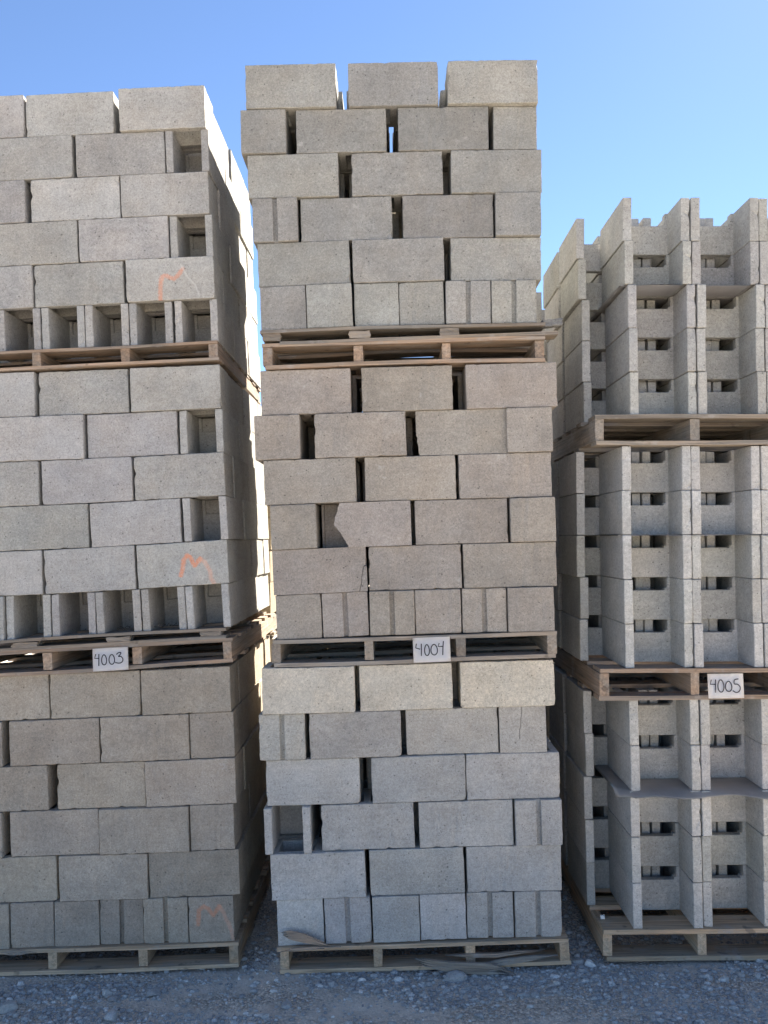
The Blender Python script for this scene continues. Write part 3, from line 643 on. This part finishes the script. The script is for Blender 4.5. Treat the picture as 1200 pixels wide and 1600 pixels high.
# crushed second pallets squeezed between the loads: boards with broken stringer stubs
def chunk_bm(l, w_, h, seed):
    rnd = random.Random(seed); bm = bmesh.new(); bmesh.ops.create_cube(bm, size=1)
    bmesh.ops.subdivide_edges(bm, edges=bm.edges[:], cuts=3, use_grid_fill=True)
    for v in bm.verts:
        n = noise.noise(v.co * 3.1 + Vector((seed, 0, 0)))
        v.co = Vector((v.co.x * l * (1 + .18 * n), v.co.y * w_, v.co.z * h * (1 + .22 * noise.noise(v.co * 4 + Vector((0, seed, 0)))))) + Vector([rnd.gauss(0, .0012) for _ in range(3)])
    return bm
def crushed(label, xl, xr, z_of, H, yf, stubs, seed, low):
    rnd = random.Random(seed); cx = (xl + xr) / 2; tl = math.atan2(z_of(xr) - z_of(xl), xr - xl)
    root = bpy.data.objects.new('crushed_pallet', None); COL.objects.link(root)
    root.location = (cx, yf + .6, z_of(cx) - H); root.rotation_euler = (0, -tl, 0)
    props(root, label=label, category='broken pallet')
    for i in range(6):
        o = link('deck_board', board_mesh(xr - xl, .12, .013, seed * 9 + i, .004, 'deck_board', MAT['wood']), root); o.location = (0, -.6 + .06 + i * .215, H - .0065)
    for i in range(3):
        o = link('bottom_board', board_mesh(low[1] - low[0], .10, .014, seed * 9 + 10 + i, .003, 'bottom_board', MAT['wood']), root)
        o.location = ((low[0] + low[1]) / 2 - cx, -.6 + .05 + i * .54, .0075); o.rotation_euler = (0, -.010 if (seed == 31 and i == 0) else 0, 0)
    for i, (sx, w_) in enumerate(stubs):
        for q in range(3):
            o = link('stringer_stub', bm_mesh('stringer_stub', chunk_bm(w_, .12 if q else .06, H - .028, seed + i * 3 + q), MAT['wood']), root)
            o.location = (sx - cx, -.6 + .032 + q * .52, .014 + (H - .027) / 2)
    return root
z2 = lambda x: ptop('c2', x)
crushed('splintered flattened pallet wedged beneath the top load of the centre stack', -.545, .685, z2, .060, 3.565, [(-.50, .075), (-.12, .09), (.27, .08)], 31, (-.46, .74))
z1 = lambda x: ptop('l1', x)
crushed('splintered flattened pallet wedged above the 4003 pallet in the left stack', -1.98, -.735, z1, .048, 3.655, [(-1.62, .11), (-1.21, .10), (-.80, .09)], 41, (-1.98, -.74))

def rear_stack(xs0, y0, tiers, side, nm, mat):
    # only the columns that face the gap are there to be seen; xs0: x of the face towards the gap
    for (z0, n, tn, col, H) in tiers:
        sgn = -1 if side == 'R' else 1
        xa, xb = (xs0 - 1.2, xs0) if side == 'R' else (xs0, xs0 + 1.2)
        pallet('%s wooden pallet of the stack standing behind the %s stack' % (tn, nm), xa, xb, z0, z0, H, y0, 1.2, [xa + .03, xa + .41, xb - .41, xb - .03], mat, seed=int(z0 * 10) + 60, boards=6, bottoms=3)
        for i in range(n):
            z = z0 + (n - 1 - i) * .194; cn = cname(i, n)
            lab = '%s block, %%s back, %s course, %s pallet, stack behind the %s stack' % (('buff' if side == 'R' else 'pale'), cn, tn, nm)
            g = 'blocks of the stack behind the %s stack' % nm
            off = jr.gauss(0, .008)
            if side == 'L':
                for q in range(3): put('W', xs0 + .1465 + off - .148 * (q % 2), y0 + q * .4, z, 0, .193, col, lab % ORD[q], g)
            elif i % 2:
                for q in range(3): put('P', xs0 - WB / 2 + off, y0 + q * .4, z, 0, .194, col, lab % ORD[q], g)
            else:
                for q in range(6): put('S', xs0 - LB / 2 + off, y0 + q * .2, z, 0, .194, col, lab % ORD[q], g)
rear_stack(-.72, 4.98, [(.115, 6, 'bottom', (.36, .335, .29), .11), (1.42, 6, 'middle', (.34, .285, .205), .12)], 'R', 'left', MAT['wood'])
rear_stack(.90, 4.98, [(.15, 5, 'bottom', (.42, .41, .385), .11), (1.26, 5, 'middle', (.42, .41, .385), .12), (2.36, 5, 'top', (.42, .41, .385), .12)], 'L', 'right', MAT['wood'])

pallet('wooden pallet on the ground of the stack standing behind the centre stack', -.50, .70, .145, .145, .11, 4.98, 1.2, [-.47, -.08, .30, .67], MAT['wood'], seed=88, boards=6, bottoms=3)
for i in range(6):
    for c_ in range(3):
        for q in range(6):
            if c_ == 0 or q in (0, 5) or i == 0:
                put('S', -.50 + .197 + c_ * .4 + (.0 if i % 2 else .012), 4.98 + q * .2, .145 + (5 - i) * .194, 0, .194, (.38, .36, .33),
                    'grey block, %s from left, %s row, %s course, stack behind the centre stack' % (ORD[c_], ORD[q], cname(i, 6)), 'blocks of the stack behind the centre stack')

# ------------------------------------------------------------------ join what nobody can see
bmh = bmesh.new()
for n_, o in enumerate(BLOCKS):
    if n_ in HIDDEN:
        tmp = o.data.copy(); tmp.transform(o.matrix_basis); bmh.from_mesh(tmp); bpy.data.meshes.remove(tmp); bpy.data.objects.remove(o)
if bmh.verts:
    props(link('block_pile_core', bm_mesh('block_pile_core', bmh, MAT['conc']), color=(.38, .36, .33, 1)), kind='stuff',
          label='mass of grey blocks filling the inside and the backs of the stacks', category='concrete blocks')

# ------------------------------------------------------------------ slip sheets in the right stack
def slip(key, i, label, over=.0, seed=0):
    row = TIERS[key][i]; xl, xr = row[0][1] - .02, row[-1][2] + .02
    rnd = random.Random(seed); bm = bmesh.new(); nx, ny = 60, 14; y0, y1 = YF['r'] - over, YF['r'] + 1.25
    ext = .045 if over > .02 else -.005
    xs = [xl - ext + (xr - xl + ext + .02) * a / nx for a in range(nx + 1)]
    (xa, za), (xb, zb) = ((row[0][1], row[0][3]), (row[-1][2], row[-1][4]))
    g = {}
    for a, x in enumerate(xs):
        for b_ in range(ny + 1):
            y = y0 + (y1 - y0) * (b_ / ny) ** 1.6
            z = za + (zb - za) * (x - xa) / (xb - xa)
            d = max(0, YF['r'] + .02 - y)
            z -= d * (.12 + .22 * (.5 + .5 * math.sin(x * 19 + seed)))
            yy = y + (.01 * math.sin(x * 13 + seed) + .004 * rnd.random() if b_ == 0 else 0)
            if x < xl + .02: yy = max(yy, YF['r'] - .03 + (xl + .02 - x) * .5 + .02 * b_)
            g[a, b_] = bm.verts.new((x, yy, z + .0002))
    for a in range(nx):
        for b_ in range(ny): bm.faces.new([g[a, b_], g[a + 1, b_], g[a + 1, b_ + 1], g[a, b_ + 1]])
    geom = bmesh.ops.solidify(bm, geom=bm.faces[:], thickness=.0016)
    o = link('slip_sheet', bm_mesh('slip_sheet', bm, MAT['sheet'], True)); props(o, label=label, category='slip sheet', group='thin sheets between the courses of the right stack')
slip('r2', 1, 'thin grey sheet under the second course, top pallet, right stack', .001, 1)
slip('r1', 1, 'thin grey sheet under the second course, middle pallet, right stack', .004, 2)
slip('r0', 1, 'curled grey sheet jutting out under the second course, bottom pallet, right stack', .050, 3)

# ------------------------------------------------------------------ paper number signs
def ribbon(bm, pts, w_, y):
    P = [Vector((a, 0, b_)) for a, b_ in pts]; n = len(P); vs_ = []
    for i, p in enumerate(P):
        t = (P[min(i + 1, n - 1)] - P[max(i - 1, 0)]).normalized(); nn = Vector((-t.z, 0, t.x)) * w_ / 2
        vs_.append((bm.verts.new((p.x + nn.x, y, p.z + nn.z)), bm.verts.new((p.x - nn.x, y, p.z - nn.z))))
    for a, b_ in zip(vs_[:-1], vs_[1:]): bm.faces.new([a[0], a[1], b_[1], b_[0]])
def smooth(pts, n=6):
    out = []; P = [pts[0]] + list(pts) + [pts[-1]]
    for i in range(1, len(P) - 2):
        for s in range(n):
            t = s / n; f = lambda k: .5 * ((2 * P[i][k]) + (-P[i-1][k] + P[i+1][k]) * t + (2*P[i-1][k] - 5*P[i][k] + 4*P[i+1][k] - P[i+2][k]) * t*t + (-P[i-1][k] + 3*P[i][k] - 3*P[i+1][k] + P[i+2][k]) * t**3)
            out.append((f(0), f(1)))
    out.append(pts[-1]); return out
def oval(cx, cy, rx, ry): return [(cx + rx * math.sin(a) * (1 - .12 * math.cos(a)), cy - ry * math.cos(a)) for a in [i * math.pi / 12 - .25 for i in range(26)]]
def sign(num, x0, x1, z0, z1, y, rot, strokes, box, label):
    W_, H_ = x1 - x0, z1 - z0; bm = bmesh.new(); nx, nz2 = 8, 6; g = {}
    for i in range(nx + 1):
        for j in range(nz2 + 1):
            u, v = i / nx, j / nz2
            g[i, j] = bm.verts.new(((u - .5) * W_, -.0025 * math.sin(math.pi * u) * (1 - v * .5) - .0015 * (1 - v), (v - .5) * H_))
    for i in range(nx):
        for j in range(nz2): bm.faces.new([g[i, j], g[i + 1, j], g[i + 1, j + 1], g[i, j + 1]])
    bmesh.ops.solidify(bm, geom=bm.faces[:], thickness=.0004)
    o = link('paper_sign', bm_mesh('paper_sign', bm, MAT['paper'], True)); o.location = ((x0 + x1) / 2, y, (z0 + z1) / 2); o.rotation_euler = (R(-2), -rot, 0)
    props(o, label=label, category='paper sign', group='numbered paper signs stapled to the pallets')
    bx0, bx1, by0, by1 = box; bm = bmesh.new()
    for s in strokes:
        pts = [((x - bx0) / (bx1 - bx0) * W_ - W_ / 2, H_ / 2 - (yy - by0) / (by1 - by0) * H_) for x, yy in s]
        ribbon(bm, pts, .0042, -.0062)
    link('handwritten_number', bm_mesh('handwritten_number', bm, MAT['ink']), o)
sign('4003', -1.319, -1.163, 1.309, 1.408, 3.648, .035, [
    [(185, 260), (155, 375), (275, 385)], [(270, 262), (265, 400), (258, 592)], oval(405, 430, 66, 140), oval(612, 430, 74, 136),
    smooth([(740, 300), (790, 260), (840, 248), (862, 265), (838, 310), (795, 358), (860, 362), (905, 420), (905, 480), (865, 530), (790, 542), (700, 520)])],
    (88, 1045, 108, 740), 'white paper sign handwritten 4003 on the left stack pallet')
sign('4004', .081, .239, 1.331, 1.436, 3.558, .018, [
    [(192, 250), (170, 360), (282, 398)], [(322, 255), (318, 400), (310, 580)], oval(465, 430, 63, 145), oval(655, 425, 86, 140),
    [(795, 258), (765, 345), (880, 348)], [(910, 208), (892, 360), (875, 577)]], (100, 1085, 95, 755), 'white paper sign handwritten 4004 on the centre stack pallet')
sign('4005', 1.336, 1.488, 1.148, 1.252, 3.588, -.004, [
    [(188, 260), (155, 380), (300, 388)], [(306, 258), (298, 400), (290, 602)], oval(445, 430, 82, 162), oval(657, 445, 86, 135),
    smooth([(935, 250), (825, 275), (818, 378), (900, 392), (965, 450), (972, 525), (925, 590), (850, 607), (765, 558)])],
    (100, 1085, 108, 762), 'white paper sign handwritten 4005 on the right stack pallet')

# ------------------------------------------------------------------ ground
def base_z(x):
    t = min(1, max(0, (x + .72) / .22)); t = t * t * (3 - 2 * t)
    return -.004 + .004 * min(1, max(0, (x + 1.7))) + .034 * t
def gz(x, y):
    z = base_z(x) if y < 8 else base_z(x) * max(0, 1 - (y - 8) / 6)
    return z - .004 + .006 * noise.noise(Vector((x * 1.7, y * 1.7, 0))) + .0035 * noise.noise(Vector((x * 9, y * 9, 3)))
def axis(lo, hi, step, far):
    a = []; v = lo
    while v < hi: a.append(v); v += step
    a.append(hi); s = step; v = lo; left = []
    while v > -far: s *= 1.35; v -= s; left.append(max(v, -far))
    s = step; v = hi; right = []
    while v < far: s *= 1.35; v += s; right.append(min(v, far))
    return list(reversed(left)) + a + right
gx = axis(-2.6, 2.6, .03, 400); gy = axis(2.7, 5.2, .03, 400)
verts = [(x, y, gz(x, y)) for y in gy for x in gx]; nx = len(gx)
faces = [(j * nx + i, j * nx + i + 1, (j + 1) * nx + i + 1, (j + 1) * nx + i) for j in range(len(gy) - 1) for i in range(nx - 1)]
me = bpy.data.meshes.new('ground'); me.from_pydata(verts, [], faces); me.materials.append(MAT['ground'])
for f in me.polygons: f.use_smooth = True
props(link('ground', me), kind='structure', label='grey gravel yard ground with compacted dusty patches')

# loose gravel: thousands of small stones in one mesh
ico = bmesh.new(); bmesh.ops.create_icosphere(ico, subdivisions=1, radius=1)
IV = [v.co.copy() for v in ico.verts]; IF = [tuple(v.index for v in f.verts) for f in ico.faces]; ico.free()
gr = random.Random(77); V = []; F = []
def in_pallet(x, y): return y > 3.6 and ((-2.2 < x < -.68) or (-.52 < x < .74) or (.86 < x < 2.2))
cnt = 0
while cnt < 19000:
    x = gr.uniform(-2.1, 2.2); y = gr.uniform(3.0, 5.2) if gr.random() < .35 else gr.uniform(3.05, 3.85)
    if in_pallet(x, y) and gr.random() < .8: continue
    pa = noise.noise(Vector((x * 1.3, y * 3.0, 7)))
    edge = 1 if y > 3.45 else 0
    if pa > .02 + .25 * edge and gr.random() < .85: continue
    s = min(.016, .0022 + gr.expovariate(1 / .0025)) * (1.15 if y > 3.4 else 1)
    m = Matrix.Rotation(gr.uniform(0, 6.28), 3, Vector((gr.gauss(0, 1), gr.gauss(0, 1), gr.gauss(0, 1))).normalized()) 
    sc = Vector((s * gr.uniform(.8, 1.5), s * gr.uniform(.7, 1.2), s * gr.uniform(.5, .9))); o = len(V); z = gz(x, y) + s * .22
    for v in IV:
        q = m @ Vector((v.x * gr.uniform(.78, 1.15), v.y * gr.uniform(.78, 1.15), v.z * gr.uniform(.78, 1.15)))
        V.append((x + q.x * sc.x, y + q.y * sc.y, z + q.z * sc.z))
    F += [(a + o, b_ + o, c + o) for a, b_, c in IF]; cnt += 1
me = bpy.data.meshes.new('gravel'); me.from_pydata(V, [], F); me.materials.append(MAT['stones'])
props(link('gravel', me), kind='stuff', label='loose small grey gravel stones scattered over the yard', category='gravel')

def rock(x, y, r, seed, label, tall=.6, mat=None):
    bm = bmesh.new(); bmesh.ops.create_icosphere(bm, subdivisions=3, radius=1); rnd = random.Random(seed)
    planes = [(Vector((rnd.gauss(0, 1), rnd.gauss(0, 1), rnd.gauss(0, 1))).normalized(), rnd.uniform(.55, .85)) for _ in range(9)]
    for v in bm.verts:
        for n_, d in planes:
            k = v.co.dot(n_)
            if k > d: v.co -= n_ * (k - d)
        v.co *= 1 + .10 * noise.noise(v.co * 3 + Vector((seed, 0, 0)))
        v.co = Vector((v.co.x * r * 1.25, v.co.y * r, v.co.z * r * tall))
    o = link('rock', bm_mesh('rock', bm, mat or MAT['rock'])); o.location = (x, y, gz(x, y) + r * tall * .38); o.rotation_euler = (0, 0, rnd.uniform(0, 6))
    props(o, label=label, category='rock', group='larger stones lying on the gravel')
rock(.225, 3.505, .040, 1, 'pale angular stone in front of the centre pallet', .6)
rock(-1.14, 3.325, .030, 2, 'rounded pale stone at the bottom left of the ground', .75)
rock(-1.60, 3.412, .040, 3, 'stone at the far left edge of the ground', .6)
rock(-1.023, 3.49, .024, 4, 'small tilted stone before the left pallet near its second stringer', .9)
rock(-1.22, 3.50, .022, 12, 'small stone before the left pallet, left of the tilted stone', .8)
rock(-.453, 3.332, .022, 5, 'small flat stone in the dusty patch lower left of the centre pallet', .6)
rock(.296, 3.231, .020, 6, 'small stone at the bottom edge below the centre pallet', .6)
rock(.215, 3.23, .015, 9, 'smallest pale stone left of the one at the bottom edge', .6)
rock(.80, 3.60, .024, 7, 'brown stone in the gap between the centre and right pallets', .8)
rock(.755, 3.62, .022, 8, 'grey stone touching the right foot of the centre pallet', .9)
rock(.95, 3.29, .014, 10, 'pebble alone on the dusty ground before the right pallet', .7)
rock(-.60, 3.53, .014, 11, 'pebble just left of the centre pallet corner', .7)

# ------------------------------------------------------------------ debris
def lerpw(pts, t):
    q = min(len(pts) - 1.0001, t * (len(pts) - 1)); i = int(q); f = q - i
    return [(pts[i], 1 - f), (pts[i + 1], f)]
def splinter(name, label, pts, w_, th, seed, mat=None, loc=(0, 0, 0), cat='wood splinter'):
    """pts: centreline (x,y,z,width factor)"""
    rnd = random.Random(seed); bm = bmesh.new()
    ctrl = lambda t: [sum(c) for c in zip(*[[v * w_i for v in p] for p, w_i in lerpw(pts, t)])]
    n = max(2, int(w_ / .008))
    for k in range(n):                       # split wood: several slivers of unequal length side by side
        f = (k + .5) / n - .5; t0 = abs(f) * .12 + rnd.uniform(0, .16); t1 = 1 - rnd.uniform(0, .22); rings = []
        if k == n // 2: t0, t1 = 0, 1
        ph = rnd.uniform(0, 6)
        for i in range(15):
            u = i / 14; x, y, z, ww = ctrl(t0 + (t1 - t0) * u)
            hw = w_ * ww / n / 2 * 1.12 * min(1, .08 + 3.2 * min(u, 1 - u)) * (1 + .12 * math.sin(u * 9 + ph)); ht = th / 2 * rnd.uniform(.8, 1.15)
            zc = z + f * w_ * ww; yy = y + rnd.gauss(0, .0006) + .002 * math.sin(ph + u * 3)
            rings.append([bm.verts.new((x, yy - ht, zc - hw)), bm.verts.new((x, yy + ht, zc - hw)), bm.verts.new((x, yy + ht, zc + hw)), bm.verts.new((x, yy - ht * 1.1, zc + hw * .9))])
        for r0, r1 in zip(rings[:-1], rings[1:]):
            for i in range(4): bm.faces.new([r0[i], r0[(i + 1) % 4], r1[(i + 1) % 4], r1[i]])
        bm.faces.new(list(reversed(rings[0]))); bm.faces.new(rings[-1])
    bmesh.ops.recalc_face_normals(bm, faces=bm.faces[:])
    o = link(name, bm_mesh(name, bm, mat or MAT['newwood'])); o.location = loc
    props(o, label=label, category=cat); return o
splinter('wood_splinter', 'split end of board sticking up at the left of the centre bottom pallet', [(-.50, 3.552, .212, .35), (-.47, 3.55, .206, 1), (-.40, 3.55, .188, 1.1), (-.33, 3.552, .165, .6), (-.285, 3.555, .150, .15)], .034, .006, 1)
splinter('wood_splinter', 'thin orange splinter along the left front edge of the centre bottom pallet', [(-.505, 3.548, .134, .3), (-.44, 3.545, .146, 1), (-.36, 3.545, .150, .9), (-.25, 3.552, .148, .2)], .013, .008, 2)
splinter('broken_board', 'grey broken board lying against the front of the centre bottom pallet', [(.06, 3.545, .096, .5), (.10, 3.54, .086, 1), (.20, 3.535, .068, 1.1), (.36, 3.53, .062, 1.2), (.42, 3.53, .055, .7), (.475, 3.525, .038, .15)], .036, .012, 3, MAT['wood'], cat='broken board')
splinter('broken_board', 'tan splintered strip under the right half of the centre bottom pallet', [(.19, 3.57, .098, .3), (.29, 3.575, .094, 1), (.40, 3.575, .094, 1), (.50, 3.57, .108, .6), (.60, 3.575, .110, .2)], .016, .010, 4, cat='broken board')
splinter('broken_board', 'grey broken slat in front of the centre pallet, right of the broken board', [(.30, 3.55, .060, .3), (.42, 3.552, .075, 1), (.55, 3.555, .088, .9), (.66, 3.56, .096, .3)], .022, .010, 5, MAT['wood'], cat='broken board')
splinter('wood_splinter', 'brown splinter under the left pallet deck at the left edge', [(-1.75, 3.66, .094, .8), (-1.66, 3.66, .100, 1), (-1.58, 3.662, .096, .3)], .020, .008, 6)
b_ = bmesh.new(); b_.free()
ch = link('mortar_chunk', bm_mesh('mortar_chunk', chunk_bm(.085, .05, .030, 5), MAT['coarse']), color=(.20, .20, .195, 1)); ch.location = (.715, 3.60, 2.779); ch.rotation_euler = (0, R(-7), .2)
props(ch, label='broken dark concrete lump on the right end of the splintered board, centre stack', category='concrete lump')
def wire(pts, label, loc, seed):
    rnd = random.Random(seed); bm = bmesh.new()
    P = smooth(pts, 5); prev = None
    for a, c in P:
        r_ = .0014; y = rnd.gauss(0, .008); a += rnd.gauss(0, .003); c += rnd.gauss(0, .002); ring = [bm.verts.new((a + r_ * math.cos(q), y, c + r_ * math.sin(q))) for q in (0, 2.1, 4.2)]
        if prev:
            for i in range(3): bm.faces.new([prev[i], prev[(i + 1) % 3], ring[(i + 1) % 3], ring[i]])
        prev = ring
    o = link('wire_scrap', bm_mesh('wire_scrap', bm, MAT['wire'])); o.location = loc; props(o, label=label, category='wire')
wire([(0, 0), (.012, .012), (.02, .004), (.035, .016), (.05, .006), (.062, .015), (.078, .008), (.095, .018)], 'tangled dark wire lying in the hollow second from the right, middle pallet, left stack', (-1.055, 3.69, 1.489), 1)
wire([(0, 0), (.02, .01), (.035, .002), (.05, .012), (.065, .004)], 'short dark wire lying in the hollow third from the right, middle pallet, left stack', (-1.227, 3.69, 1.487), 2)
wh = link('crumpled_paper', bm_mesh('crumpled_paper', chunk_bm(.016, .012, .014, 9), MAT['white'])); wh.location = (.885, 3.70, .187)
props(wh, label='tiny crumpled white scrap on the left corner of the right bottom pallet', category='litter')
